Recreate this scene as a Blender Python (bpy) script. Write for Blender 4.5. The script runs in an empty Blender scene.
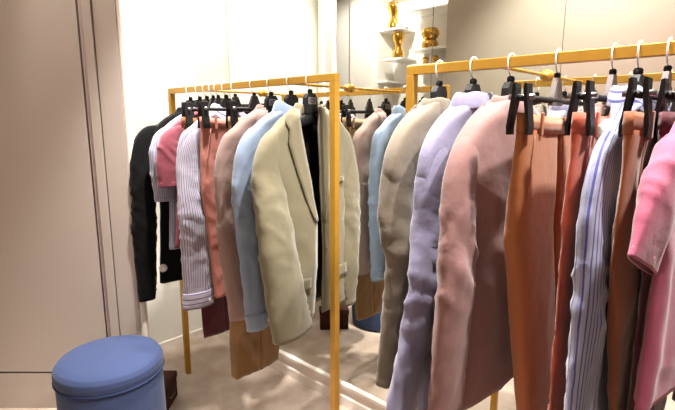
import bpy, math, random
from mathutils import Vector, noise, Matrix
PI = math.pi
scene = bpy.context.scene
col = scene.collection

# ------------------------------------------------------------------ materials
def lin(c):
    r = []
    for v in c:
        v /= 255.0
        r.append(v / 12.92 if v <= .04045 else ((v + .055) / 1.055) ** 2.4)
    return (r[0], r[1], r[2], 1)

def new_mat(name):
    m = bpy.data.materials.new(name); m.use_nodes = True
    nt = m.node_tree
    return m, nt, nt.nodes['Principled BSDF']

def plain(name, c, rough=.5, metal=0., spec=.5, bump=0., bscale=60., var=0.):
    m, nt, b = new_mat(name)
    b.inputs['Base Color'].default_value = lin(c)
    b.inputs['Roughness'].default_value = rough
    b.inputs['Metallic'].default_value = metal
    b.inputs['Specular IOR Level'].default_value = spec
    tc = nt.nodes.new('ShaderNodeTexCoord')
    if bump or var:
        n = nt.nodes.new('ShaderNodeTexNoise'); n.inputs['Scale'].default_value = bscale
        n.inputs['Detail'].default_value = 4
        nt.links.new(tc.outputs['Object'], n.inputs['Vector'])
        if bump:
            bp = nt.nodes.new('ShaderNodeBump'); bp.inputs['Strength'].default_value = bump
            bp.inputs['Distance'].default_value = .01
            nt.links.new(n.outputs['Fac'], bp.inputs['Height'])
            nt.links.new(bp.outputs['Normal'], b.inputs['Normal'])
        if var:
            mx = nt.nodes.new('ShaderNodeMix'); mx.data_type = 'RGBA'
            mx.inputs['A'].default_value = lin([max(0, v * (1 - var)) for v in c])
            mx.inputs['B'].default_value = lin([min(255, v * (1 + var)) for v in c])
            nt.links.new(n.outputs['Fac'], mx.inputs['Factor'])
            nt.links.new(mx.outputs['Result'], b.inputs['Base Color'])
    return m

def dye(c, k=.62):
    return tuple(v * k for v in c)

def cloth(name, c, sheen=.25, rough=.85, stripe=None, speriod=.012, swidth=.3, stripe2=None, weave=.05, spec=.2, bumpk=.2):
    """woven fabric; optional lengthwise stripe in the yarn (UV u in metres)"""
    c = dye(c); stripe = dye(stripe) if stripe else None
    m, nt, b = new_mat(name)
    L = nt.links.new
    b.inputs['Roughness'].default_value = rough
    b.inputs['Specular IOR Level'].default_value = spec
    b.inputs['Sheen Weight'].default_value = sheen
    b.inputs['Sheen Roughness'].default_value = .5
    uv = nt.nodes.new('ShaderNodeUVMap'); uv.uv_map = 'UVMap'
    tc = nt.nodes.new('ShaderNodeTexCoord')
    n1 = nt.nodes.new('ShaderNodeTexNoise'); n1.inputs['Scale'].default_value = 420; n1.inputs['Detail'].default_value = 2
    L(uv.outputs['UV'], n1.inputs['Vector'])
    n2 = nt.nodes.new('ShaderNodeTexNoise'); n2.inputs['Scale'].default_value = 26; n2.inputs['Detail'].default_value = 5
    n2.inputs['Roughness'].default_value = .6
    L(tc.outputs['Object'], n2.inputs['Vector'])
    mx = nt.nodes.new('ShaderNodeMix'); mx.data_type = 'RGBA'
    mx.inputs['A'].default_value = lin([v * (1 - weave) for v in c])
    mx.inputs['B'].default_value = lin([min(255, v * (1 + weave)) for v in c])
    L(n1.outputs['Fac'], mx.inputs['Factor'])
    out = mx.outputs['Result']
    if stripe:
        sep = nt.nodes.new('ShaderNodeSeparateXYZ'); L(uv.outputs['UV'], sep.inputs['Vector'])
        def band(period, width, colour, src):
            md = nt.nodes.new('ShaderNodeMath'); md.operation = 'DIVIDE'; md.inputs[1].default_value = period
            L(sep.outputs['X'], md.inputs[0])
            fr = nt.nodes.new('ShaderNodeMath'); fr.operation = 'FRACT'; L(md.outputs[0], fr.inputs[0])
            lt = nt.nodes.new('ShaderNodeMath'); lt.operation = 'LESS_THAN'; lt.inputs[1].default_value = width
            L(fr.outputs[0], lt.inputs[0])
            m2 = nt.nodes.new('ShaderNodeMix'); m2.data_type = 'RGBA'
            L(src, m2.inputs['A']); m2.inputs['B'].default_value = lin(colour); L(lt.outputs[0], m2.inputs['Factor'])
            return m2.outputs['Result']
        out = band(speriod, swidth, stripe, out)
        if stripe2:
            out = band(speriod * 3, .12, stripe2, out)
    L(out, b.inputs['Base Color'])
    bp = nt.nodes.new('ShaderNodeBump'); bp.inputs['Strength'].default_value = bumpk; bp.inputs['Distance'].default_value = .012
    ad = nt.nodes.new('ShaderNodeMath'); ad.operation = 'MULTIPLY_ADD'; ad.inputs[1].default_value = .12
    L(n1.outputs['Fac'], ad.inputs[0]); L(n2.outputs['Fac'], ad.inputs[2])
    L(ad.outputs[0], bp.inputs['Height']); L(bp.outputs['Normal'], b.inputs['Normal'])
    return m

M = {}
M['wall_white'] = plain('white_paint', (240, 237, 228), .6, bump=.02, bscale=200)
M['wall_back'] = plain('greige_paint', (196, 186, 168), .6, bump=.02, bscale=200)
M['wall_rose'] = plain('rose_greige_paint', (206, 184, 168), .6, bump=.02, bscale=200)
M['panel'] = plain('taupe_lacquer', (184, 172, 164), .45, bump=.02, bscale=120)
M['bead'] = plain('taupe_lacquer_bead', (172, 156, 152), .4)
M['groove'] = plain('dark_groove', (84, 58, 52), .6)
M['ceiling'] = plain('ceiling_paint', (238, 234, 228), .7)
M['trim'] = plain('white_gloss_trim', (236, 226, 216), .3, bump=.01)
M['rail'] = plain('mustard_gold_metal', (184, 138, 50), .33, .45, .5, var=.05, bscale=30)
M['gold'] = plain('polished_gold', (222, 176, 84), .14, 1.)
M['white_gloss'] = plain('white_gloss', (240, 238, 232), .25)
M['black_plastic'] = plain('black_plastic', (17, 13, 14), .6, spec=.3)
M['plate_dark'] = plain('dark_grey_plate', (34, 30, 32), .35)
M['plate_grey'] = plain('grey_metal_plate', (124, 116, 115), .35, .4)  # also the right clip hangers' dark plates, lit tone put into the grey
M['logo_grey'] = plain('pale_print', (150, 150, 146), .5)
M['chrome'] = plain('bright_wire', (225, 225, 225), .22, .9)
M['hook_white'] = plain('white_sleeve', (244, 242, 238), .35)
M['clip_grip'] = plain('clip_spring', (150, 146, 146), .3, .9)
M['mirror'], nt, b = new_mat('mirror_silver')
b.inputs['Metallic'].default_value = 1; b.inputs['Roughness'].default_value = 0.0
b.inputs['Base Color'].default_value = (.86, .87, .83, 1)
M['seam'] = plain('mirror_seam', (60, 60, 58), .5)
M['velvet'] = cloth('blue_velvet', (82, 100, 154), sheen=.08, rough=.8, weave=.12, bumpk=.25)
M['velvet_piping'] = cloth('blue_velvet_piping', (70, 86, 134), sheen=.03, rough=.9, spec=.05)
M['espresso'] = plain('espresso_leather', (58, 32, 24), .8, spec=.15, bump=.1, bscale=90)
M['espresso_top'] = plain('espresso_lid', (86, 62, 52), .5)
M['button'] = plain('horn_button', (92, 74, 56), .35)
M['button_pale'] = plain('shell_button', (236, 232, 226), .25)
M['tag_white'] = plain('white_tag', (246, 242, 236), .3)
M['lining'] = cloth('dark_lining', (14, 11, 12), sheen=.05, rough=.55)

# carpet
m, nt, b = new_mat('beige_carpet'); L = nt.links.new
tc = nt.nodes.new('ShaderNodeTexCoord')
n1 = nt.nodes.new('ShaderNodeTexNoise'); n1.inputs['Scale'].default_value = 7; n1.inputs['Detail'].default_value = 6
n2 = nt.nodes.new('ShaderNodeTexNoise'); n2.inputs['Scale'].default_value = 260; n2.inputs['Detail'].default_value = 2
L(tc.outputs['Object'], n1.inputs['Vector']); L(tc.outputs['Object'], n2.inputs['Vector'])
r = nt.nodes.new('ShaderNodeValToRGB')
r.color_ramp.elements[0].position = .3; r.color_ramp.elements[0].color = lin((178, 156, 140))
r.color_ramp.elements[1].position = .72; r.color_ramp.elements[1].color = lin((208, 190, 176))
L(n1.outputs['Fac'], r.inputs['Fac']); 
mx = nt.nodes.new('ShaderNodeMix'); mx.data_type = 'RGBA'; mx.blend_type = 'MULTIPLY'; mx.inputs['Factor'].default_value = .3
L(r.outputs['Color'], mx.inputs['A']); L(n2.outputs['Fac'], mx.inputs['B']); L(mx.outputs['Result'], b.inputs['Base Color'])
b.inputs['Roughness'].default_value = .95; b.inputs['Specular IOR Level'].default_value = .1
bp = nt.nodes.new('ShaderNodeBump'); bp.inputs['Strength'].default_value = .5; bp.inputs['Distance'].default_value = .008
L(n2.outputs['Fac'], bp.inputs['Height']); L(bp.outputs['Normal'], b.inputs['Normal'])
M['carpet'] = m

M['beige'] = cloth('beige_linen', (172, 159, 124), weave=.09)
M['beige_dark'] = cloth('beige_linen_shade', (166, 148, 128), weave=.08)
M['blue_shirt'] = cloth('pale_blue_cotton', (190, 212, 246), rough=.7)
M['blush'] = cloth('blush_wool', (214, 176, 164), weave=.07)
M['blush_rose'] = cloth('rose_wool', (214, 156, 150), weave=.06)
M['lilac'] = cloth('lilac_cotton', (190, 182, 222), rough=.7)
M['lilac_stripe'] = cloth('lilac_stripe_cotton', (255, 252, 275), stripe=(200, 202, 250), speriod=.012, swidth=.4, rough=.7)
M['tan'] = cloth('tan_cotton', (240, 140, 74), rough=.75)
M['camel'] = cloth('camel_cotton', (186, 132, 66), rough=.75)
M['cream_band'] = cloth('camel_cotton_band', (240, 196, 150), rough=.75)
M['salmon'] = cloth('salmon_cotton', (272, 172, 152), rough=.75)
M['salmon_red'] = cloth('brick_salmon_cotton', (268, 118, 82), rough=.75)
M['rose_top'] = cloth('rose_cotton', (228, 150, 146), rough=.75)
M['stripe'] = cloth('purple_pinstripe_cotton', (270, 262, 280), stripe=(160, 138, 204), speriod=.0115, swidth=.26, rough=.7)
M['stripe_blue'] = cloth('blue_candy_stripe_cotton', (240, 242, 280), stripe=(116, 116, 214), speriod=.0125, swidth=.3, rough=.7)
M['brown'] = cloth('rust_cotton', (206, 112, 56), rough=.75)
M['maroon'] = cloth('maroon_cotton', (118, 34, 50), rough=.75)
M['tee'] = cloth('raspberry_jersey', (200, 92, 112), rough=.8)
M['tee_pink'] = cloth('pink_jersey', (258, 128, 166), rough=.8)
M['black'] = cloth('black_knit', (12, 10, 12), sheen=.06, rough=.8, spec=.1)
M['pale'] = cloth('pale_rose_cotton', (222, 204, 204), rough=.75)

# ------------------------------------------------------------------ object helpers
def mesh_obj(name, verts, faces, mat, parent=None, uvs=None, smooth=True, loc=(0, 0, 0)):
    me = bpy.data.meshes.new(name)
    me.from_pydata([tuple(v) for v in verts], [], faces)
    if uvs:
        ul = me.uv_layers.new(name='UVMap')
        for p in me.polygons:
            us = [uvs[v] for v in p.vertices]
            for li, v, in zip(p.loop_indices, p.vertices):
                ul.data[li].uv = uvs[v]
    me.materials.append(mat)
    for p in me.polygons: p.use_smooth = smooth
    me.validate(); me.update()
    o = bpy.data.objects.new(name, me); col.objects.link(o)
    if parent: o.parent = parent
    o.location = loc
    return o

class MB:
    def __init__(self): self.v = []; self.f = []
    def add(self, vs, fs):
        n = len(self.v); self.v += [tuple(v) for v in vs]; self.f += [tuple(i + n for i in f) for f in fs]
    def box(self, x0, x1, y0, y1, z0, z1, c=0.0):
        if c <= 0:
            vs = [(x, y, z) for x in (x0, x1) for y in (y0, y1) for z in (z0, z1)]
            self.add(vs, [(0, 1, 3, 2), (4, 6, 7, 5), (0, 4, 5, 1), (2, 3, 7, 6), (0, 2, 6, 4), (1, 5, 7, 3)])
        else:                                                  # box with all edges chamfered
            vs = []; idx = {}
            X = (x0, x1); Y = (y0, y1); Z = (z0, z1)
            for i in (0, 1):
                for j in (0, 1):
                    for k in (0, 1):
                        sx, sy, sz = 1 - 2 * i, 1 - 2 * j, 1 - 2 * k
                        for a, p in enumerate([(X[i], Y[j] + sy * c, Z[k] + sz * c), (X[i] + sx * c, Y[j], Z[k] + sz * c), (X[i] + sx * c, Y[j] + sy * c, Z[k])]):
                            idx[i, j, k, a] = len(vs); vs.append(p)
            fs = []
            for s in (0, 1):
                fs.append([idx[s, 0, 0, 0], idx[s, 1, 0, 0], idx[s, 1, 1, 0], idx[s, 0, 1, 0]])
                fs.append([idx[0, s, 0, 1], idx[1, s, 0, 1], idx[1, s, 1, 1], idx[0, s, 1, 1]])
                fs.append([idx[0, 0, s, 2], idx[1, 0, s, 2], idx[1, 1, s, 2], idx[0, 1, s, 2]])
                for t in (0, 1):
                    fs.append([idx[s, t, 0, 0], idx[s, t, 1, 0], idx[s, t, 1, 1], idx[s, t, 0, 1]])
                    fs.append([idx[s, 0, t, 0], idx[s, 1, t, 0], idx[s, 1, t, 2], idx[s, 0, t, 2]])
                    fs.append([idx[0, s, t, 1], idx[1, s, t, 1], idx[1, s, t, 2], idx[0, s, t, 2]])
                    for u in (0, 1): fs.append([idx[s, t, u, 0], idx[s, t, u, 1], idx[s, t, u, 2]])
            cen = Vector(((x0 + x1) / 2, (y0 + y1) / 2, (z0 + z1) / 2))
            out = []
            for f in fs:
                p = [Vector(vs[i]) for i in f]
                nrm = (p[1] - p[0]).cross(p[2] - p[0])
                out.append(f if nrm.dot(sum(p, Vector()) / len(p) - cen) > 0 else f[::-1])
            self.add(vs, out)
    def lathe(self, prof, cx=0, cy=0, n=32, z=0, capb=True, capt=True):
        vs = []; fs = []
        for r, h in prof:
            for i in range(n):
                a = 2 * PI * i / n; vs.append((cx + r * math.cos(a), cy + r * math.sin(a), z + h))
        for k in range(len(prof) - 1):
            for i in range(n):
                j = (i + 1) % n
                fs.append((k * n + i, k * n + j, (k + 1) * n + j, (k + 1) * n + i))
        if capb: fs.append(tuple(range(n))[::-1])
        if capt: fs.append(tuple(range((len(prof) - 1) * n, len(prof) * n)))
        self.add(vs, fs)
    def tube(self, pts, r, n=10, cap=True):
        pts = [Vector(p) for p in pts]; vs = []; fs = []
        rr = r if isinstance(r, (list, tuple)) else [r] * len(pts)
        up = None
        for i, p in enumerate(pts):
            t = (pts[min(i + 1, len(pts) - 1)] - pts[max(i - 1, 0)]).normalized()
            if up is None: up = Vector((0, 0, 1)) if abs(t.z) < .9 else Vector((1, 0, 0))
            e1 = (up - up.dot(t) * t).normalized(); e2 = t.cross(e1); up = e1
            for k in range(n):
                a = 2 * PI * k / n; vs.append(p + rr[i] * (math.cos(a) * e1 + math.sin(a) * e2))
        for i in range(len(pts) - 1):
            for k in range(n):
                j = (k + 1) % n; fs.append((i * n + k, i * n + j, (i + 1) * n + j, (i + 1) * n + k))
        if cap:
            fs.append(tuple(range(n))[::-1]); fs.append(tuple(range((len(pts) - 1) * n, len(pts) * n)))
        self.add(vs, fs)
    def prism(self, poly, axis, lo, hi):
        """poly: 2d points; extruded along axis 'x','y' or 'z' from lo to hi"""
        n = len(poly); vs = []
        for h in (lo, hi):
            for a, b in poly:
                vs.append({'x': (h, a, b), 'y': (a, h, b), 'z': (a, b, h)}[axis])
        fs = [tuple(range(n))[::-1], tuple(range(n, 2 * n))] + [(i, (i + 1) % n, n + (i + 1) % n, n + i) for i in range(n)]
        self.add(vs, fs)
    def build(self, name, mat, parent=None, smooth=False, loc=(0, 0, 0), fix=True):
        o = mesh_obj(name, self.v, self.f, mat, parent, None, smooth, loc)
        if fix:
            import bmesh
            bm = bmesh.new(); bm.from_mesh(o.data); bmesh.ops.recalc_face_normals(bm, faces=bm.faces); bm.to_mesh(o.data); bm.free()
        return o

def autosmooth(o, deg=35):
    for p in o.data.polygons: p.use_smooth = True
    md = o.modifiers.new('edges', 'EDGE_SPLIT'); md.split_angle = math.radians(deg)
    return o

def tag(o, label=None, cat=None, group=None, kind=None):
    if label: o['label'] = label
    if cat: o['category'] = cat
    if group: o['group'] = group
    if kind: o['kind'] = kind
    return o

def empty(name, loc, rz=0, label=None, cat=None, group=None):
    o = bpy.data.objects.new(name, None); col.objects.link(o)
    o.empty_display_size = .05
    o.location = loc; o.rotation_euler = (0, 0, rz)
    return tag(o, label, cat, group)

def smooth_interp(keys, t):
    """keys: sorted list of (t, v...) -> smooth (monotone-ish cubic) interpolation"""
    if t <= keys[0][0]: return list(keys[0][1:])
    if t >= keys[-1][0]: return list(keys[-1][1:])
    for i in range(len(keys) - 1):
        a, b = keys[i], keys[i + 1]
        if a[0] <= t <= b[0]:
            h = b[0] - a[0]; u = (t - a[0]) / h
            out = []
            for k in range(1, len(a)):
                def slope(j):
                    if j == 0 : return (keys[1][k] - keys[0][k]) / (keys[1][0] - keys[0][0])
                    if j == len(keys) - 1: return (keys[-1][k] - keys[-2][k]) / (keys[-1][0] - keys[-2][0])
                    s0 = (keys[j][k] - keys[j - 1][k]) / (keys[j][0] - keys[j - 1][0])
                    s1 = (keys[j + 1][k] - keys[j][k]) / (keys[j + 1][0] - keys[j][0])
                    if s0 * s1 <= 0: return 0
                    return 2 * s0 * s1 / (s0 + s1)
                m0, m1 = slope(i) * h, slope(i + 1) * h
                u2, u3 = u * u, u * u * u
                out.append((2 * u3 - 3 * u2 + 1) * a[k] + (u3 - 2 * u2 + u) * m0 + (-2 * u3 + 3 * u2) * b[k] + (u3 - u2) * m1)
            return out

def spow(v, p): return math.copysign(abs(v) ** p, v)

def skin(name, rings, mat, parent, closed=True, thick=0.0, z0=0, inner_lip=0.0, capstart=False, capend=False):
    """rings of Vectors -> one surface with metre UVs"""
    n = len(rings[0]); vs = []; uvs = []
    ref = max(rings, key=lambda r: sum((r[i] - r[i - 1]).length for i in range(1, n)))
    us = [0.0]
    for i in range(1, n): us.append(us[-1] + (ref[i] - ref[i - 1]).length)
    v = 0
    for k, rg in enumerate(rings):
        if k: v += sum((rg[i] - rings[k - 1][i]).length for i in range(0, n, 4)) / len(range(0, n, 4))
        for i, p in enumerate(rg):
            vs.append((p.x, p.y, p.z - z0)); uvs.append((us[i], v))
    fs = []
    m = n if closed else n - 1
    for k in range(len(rings) - 1):
        for i in range(m):
            j = (i + 1) % n
            fs.append((k * n + i, k * n + j, (k + 1) * n + j, (k + 1) * n + i))
    if capstart: fs.append(tuple(range(n))[::-1])
    if capend: fs.append(tuple(range((len(rings) - 1) * n, len(rings) * n)))
    o = mesh_obj(name, vs, fs, mat, parent, uvs)
    if thick:
        s = o.modifiers.new('cloth_thickness', 'SOLIDIFY'); s.thickness = thick; s.offset = -1
    return o

RY, RZT = 1.265, 1.617           # rail line and rail top
RW = .027

# ------------------------------------------------------------------ garments
def fold(a, z, seed, amp, k):
    return amp * (math.sin(k * a + seed * 1.7 + 1.2 * math.sin(2.3 * z + seed)) * .6
                  + math.sin((k * 1.6 + 1) * a - seed * 2.1 + 3 * z) * .4)

def wrinkle(p, seed, amp, sc=7):
    return amp * noise.noise(Vector((p.x * sc + seed * 3.1, p.y * sc - seed, p.z * sc * .55 + seed * 7.7)))

def ridge(p, seed, amp, sc, fz=.3, skew=0.0):
    """sharp creases: ridged noise drawn out along the hang of the cloth"""
    v = noise.noise(Vector((p.x * sc + seed * 5.3, (p.y + skew * p.z) * sc + seed * 2.9, p.z * sc * fz - seed * 1.7)))
    return amp * ((1 - abs(v)) ** 4 - .35)

def body(name, mat, parent, keys, z0, seed, face=1, gap=None, nz=64, n=72, amp=.008, k=4, thick=.0025, hemtilt=0.0, px=.75, gshift=0.0):
    """keys: (depth-from-top t as z descending -> use -z) (hw, hd, sc, xc)
       gap(z) -> half opening at the front, None = closed"""
    zt, zb = keys[0][0], keys[-1][0]
    kk = [(-q[0],) + tuple(q[1:]) for q in keys]
    rings = []
    for iz in range(nz + 1):
        t = iz / nz
        t = t ** 1.25                                          # denser at the shoulders
        z = zt + (zb - zt) * t
        hw, hd, sc, xc = smooth_interp(kk, -z)
        ring = []
        amt = amp * min(1, max(0, (zt - .09 - z) / .5))
        if gap is None:
            angs = [2 * PI * i / n for i in range(n)]
        else:
            g = max(.002, gap(z)); offs = []
            for sg in (1, -1):                                 # room-side and mirror-side front edges
                gg = max(.002, g + sg * gshift * min(1, g / .05)); c = min(.98, (gg / hw) ** (1 / px))
                offs.append(PI / 2 - math.acos(c))
            if face < 0: offs.reverse()
            angs = [PI / 2 + offs[0] + (2 * PI - offs[0] - offs[1]) * i / (n - 1) for i in range(n)]
        for a in angs:
            s = sc + hw * spow(math.cos(a), px)
            x = hd * spow(math.sin(a), .8 - .4 * min(1, max(0, (z - zt + .32) / .12))) * face
            f = fold(a, z, seed, amt, k)
            p = Vector((xc + x, s, z + hemtilt * s * t))
            nrm = Vector((math.sin(a) * face, math.cos(a) * .35, 0))
            dn = min(1, max(0, (zt - .06 - z) / .3))
            p += nrm * (f + wrinkle(p, seed, .010 * dn) + ridge(p, seed, .007 * dn, 7, .22) + ridge(p, seed + 4, .004 * dn, 13, .5, .5) + wrinkle(p, seed + 5, .003 * min(1, (zt - z) / .1), 19))
            ring.append(p)
        rings.append(ring)
    return skin(name, rings, mat, parent, gap is None, thick, z0), rings

def sleeve(name, mat, parent, path, z0, seed, n=36, nl=56, wr=.007, thick=.0022, extra=None):
    """path: list of (s, x, z, r_s, r_x)"""
    T = [0.0]
    for i in range(1, len(path)):
        T.append(T[-1] + math.dist(path[i][:3], path[i - 1][:3]))
    keys = [(T[i],) + tuple(path[i]) for i in range(len(path))]
    rings = []; cs = []
    for i in range(nl + 1):
        t = T[-1] * i / nl
        cs.append((t, smooth_interp(keys, t)))
    for i, (t, (s, x, z, rs, rx)) in enumerate(cs):
        c = Vector((x, s, z))
        q0 = cs[max(0, i - 1)][1]; q1 = cs[min(nl, i + 1)][1]
        tg = (Vector((q1[1], q1[0], q1[2])) - Vector((q0[1], q0[0], q0[2]))).normalized()
        e2 = Vector((1, 0, 0)); e2 = (e2 - e2.dot(tg) * tg).normalized(); e1 = tg.cross(e2)
        ring = []
        for k in range(n):
            a = 2 * PI * k / n
            w = min(1, t / .12)
            rad = 1 + .07 * w * math.sin(2 * a + 3 * t + seed)
            p = c + e1 * (rs * math.cos(a) * rad) + e2 * (rx * spow(math.sin(a), .85 - .38 * max(0, 1 - t / .30)) * rad)
            d = (p - c).normalized()
            el = math.exp(-((t / T[-1] - .52) / .2) ** 2)
            lo = min(1, max(0, t - .1) / .2)
            p += d * (wrinkle(p, seed, wr * .8 * lo, 6) + ridge(p, seed + 2, wr * 1.0 * lo, 9, .12, .12) + ridge(p, seed + 7, wr * 1.3 * el, 13, .8, .9) + ridge(p, seed + 8, wr * .7 * lo, 24, .35, -.5))
            ring.append(p)
        rings.append(ring)
    return skin(name, rings, mat, parent, True, thick, z0, capstart=True), rings

def cuff_band(mat, parent, rings, z0, length=.06, grow=.004, name='cuff'):
    """a band following the last rings of a sleeve"""
    out = []; acc = 0; i = len(rings) - 1
    def cen(r): return sum(r, Vector()) / len(r)
    while i > 0 and acc < length:
        acc += (cen(rings[i]) - cen(rings[i - 1])).length; i -= 1
    for r in rings[i:]:
        c = cen(r); out.append([p + (p - c).normalized() * grow for p in r])
    c = cen(out[0]); first = [c + (p - c) * .93 for p in out[0]]
    last = out[-1]; c2 = cen(last); drop = (last[0] - last[0])
    out = [first] + out + [[c2 + (p - c2) * .9 for p in last]]
    n = len(out[0]); vs = []; uvs = []
    for k, rg in enumerate(out):
        for q, p in enumerate(rg): vs.append((p.x, p.y, p.z - z0)); uvs.append((k * .008 + .001, q * .006))
    fs = [(k * n + q, k * n + (q + 1) % n, (k + 1) * n + (q + 1) % n, (k + 1) * n + q) for k in range(len(out) - 1) for q in range(n)]
    return mesh_obj(name, vs, fs, mat, parent, uvs)

def shirt_collar(mat, parent, z, z0, face=1, r_s=.075, r_x=.055, h=.04, fall=.05, opening=.35, xc=0, drop=.02, name='collar'):
    """stand + turned-down fall running round the neck, open at the front"""
    prof = [(0.94, -.012), (0.93, h * .5), (0.95, h * .95), (1.02, h * 1.06), (1.10, h * .85), (1.22, h * .2), (1.30, h - fall)]
    n = 40; vs = []; uvs = []; fs = []
    rings = []
    for i in range(n):
        a = PI / 2 + opening + (2 * PI - 2 * opening) * i / (n - 1)
        front = max(0, math.sin(a)) ** 2
        ring = []
        for q, (rr, hh) in enumerate(prof):
            ext = front * (.55 if q == len(prof) - 1 else (.25 if q == len(prof) - 2 else 0))
            p = Vector((xc + face * r_x * (rr + ext * .5) * math.sin(a), r_s * (rr + .12 * ext) * math.cos(a), z + hh - front * drop - ext * .045 + (1 - front) * .006))
            p += Vector((0, 0, .0025 * math.sin(5 * a)))
            ring.append(p)
        rings.append(ring)
    for i, rg in enumerate(rings):
        for q, p in enumerate(rg): vs.append((p.x, p.y, p.z - z0)); uvs.append((q * .012, i * .012))
    m = len(prof)
    for i in range(n - 1):
        for q in range(m - 1): fs.append((i * m + q, (i + 1) * m + q, (i + 1) * m + q + 1, i * m + q + 1))
    o = mesh_obj(name, vs, fs, mat, parent, uvs)
    s = o.modifiers.new('cloth_thickness', 'SOLIDIFY'); s.thickness = .003; s.offset = 0
    ss = o.modifiers.new('soft', 'SUBSURF'); ss.levels = 1; ss.render_levels = 1
    return o

def disc_button(parent, p, nrm, mat, z0, r=.008, name='button', t=.003):
    nrm = Vector(nrm).normalized(); q = nrm.to_track_quat('Z', 'Y')
    mb = MB(); mb.lathe([(r * .9, 0), (r, t * .4), (r, t * .8), (r * .75, t), (r * .6, t * .7)], n=16)
    vs = [q @ Vector(v) + Vector(p) - Vector((0, 0, z0)) for v in mb.v]
    mb.v = [tuple(v) for v in vs]
    return mb.build(name, mat, parent, True)

def security_tag(parent, p, nrm, z0, r=.02):
    nrm = Vector(nrm).normalized(); q = nrm.to_track_quat('Z', 'Y')
    mb = MB(); mb.lathe([(r * .45, -.012), (r * .8, -.008), (r, 0), (r * .95, .006), (r * .7, .012), (r * .35, .0155), (r * .02, .0165)], n=24)
    mb.v = [tuple(q @ Vector(v) + Vector(p) - Vector((0, 0, z0))) for v in mb.v]
    return tag(mb.build('security_tag', M['tag_white'], parent, True), 'round white security tag')

def ringpoint(rings, z, want):
    """surface point at height z whose s is nearest want on the +x side"""
    best = None
    for rg in rings:
        for p in rg:
            d = abs(p.z - z) * 3 + abs(p.y - want) - p.x * .5
            if best is None or d < best[0]: best = (d, p)
    return best[1]

def flap(mat, parent, rings, s0, s1, z_top, h, z0, face=1, name='pocket_flap', lift=.004):
    """a sewn-on patch that follows the body surface"""
    ns, nz = 8, 4; vs = []; uvs = []; fs = []
    pts = [p for rg in rings for p in rg if p.x * face > 0]
    for j in range(nz + 1):
        z = z_top - h * j / nz
        for i in range(ns + 1):
            s = s0 + (s1 - s0) * i / ns
            p = min(pts, key=lambda q: (q.y - s) ** 2 + (q.z - z) ** 2)
            vs.append([p.x + face * lift, s, z - z0]); uvs.append((i * .02, j * .02))
    for _ in range(3):                                         # relax
        for j in range(nz + 1):
            for i in range(ns + 1):
                q = []
                for dj, di in ((0, 1), (0, -1), (1, 0), (-1, 0)):
                    if 0 <= j + dj <= nz and 0 <= i + di <= ns: q.append(vs[(j + dj) * (ns + 1) + i + di][0])
                k = j * (ns + 1) + i
                vs[k][0] = .5 * vs[k][0] + .5 * sum(q) / len(q)
    for v in vs: v[0] += face * .002
    for j in range(nz):
        for i in range(ns):
            k = j * (ns + 1) + i; fs.append((k, k + 1, k + ns + 2, k + ns + 1))
    o = mesh_obj(name, vs, fs, mat, parent, uvs)
    s = o.modifiers.new('cloth_thickness', 'SOLIDIFY'); s.thickness = .004; s.offset = 0
    return o

def strip_part(name, mat, parent, left, right, z0, thick=.004):
    """ribbon between two polylines"""
    n = len(left); vs = []; uvs = []; m = 5
    for i in range(n):
        for q in range(m):
            p = Vector(left[i]).lerp(Vector(right[i]), q / (m - 1))
            vs.append((p.x, p.y, p.z - z0)); uvs.append((q * .012, i * .02))
    fs = [(i * m + q, i * m + q + 1, (i + 1) * m + q + 1, (i + 1) * m + q) for i in range(n - 1) for q in range(m - 1)]
    o = mesh_obj(name, vs, fs, mat, parent, uvs)
    s = o.modifiers.new('cloth_thickness', 'SOLIDIFY'); s.thickness = thick; s.offset = 0
    return o

def sleeve_path(side, sh, arm, cuffz, r0=.06, r1=.055, x0=.0, x1=.015, x2=.01, outer=.222, cuffs=.21, rcuff=.05, el=None, flat=.58, thin=1.0):
    """hanging sleeve; side -1 = room side, +1 = mirror side"""
    mid = (sh + cuffz) / 2
    es, ex, = el if el else (outer + .005, x1)
    return [(side * (outer - .105), x0, sh + .004, .016, .012),
            (side * (outer - .060), x0, sh - .012, .036, .024 * thin),
            (side * (outer - .031), x0, sh - .052, r0 * .84, .031 * thin),
            (side * (outer - .012), x0, sh - .12, r0 * .96, .034 * thin),
            (side * outer, (x0 + x1) * .5, sh - .22, r0, r0 * .60 * thin),
            (side * es, ex, mid, r1, r1 * .58 * thin),
            (side * (es + cuffs) * .5, (ex + x2) * .5, (mid + cuffz) / 2, (r1 + rcuff) / 2, (r1 + rcuff) / 2 * flat),
            (side * cuffs, x2, cuffz, rcuff, rcuff * flat)]

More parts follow.
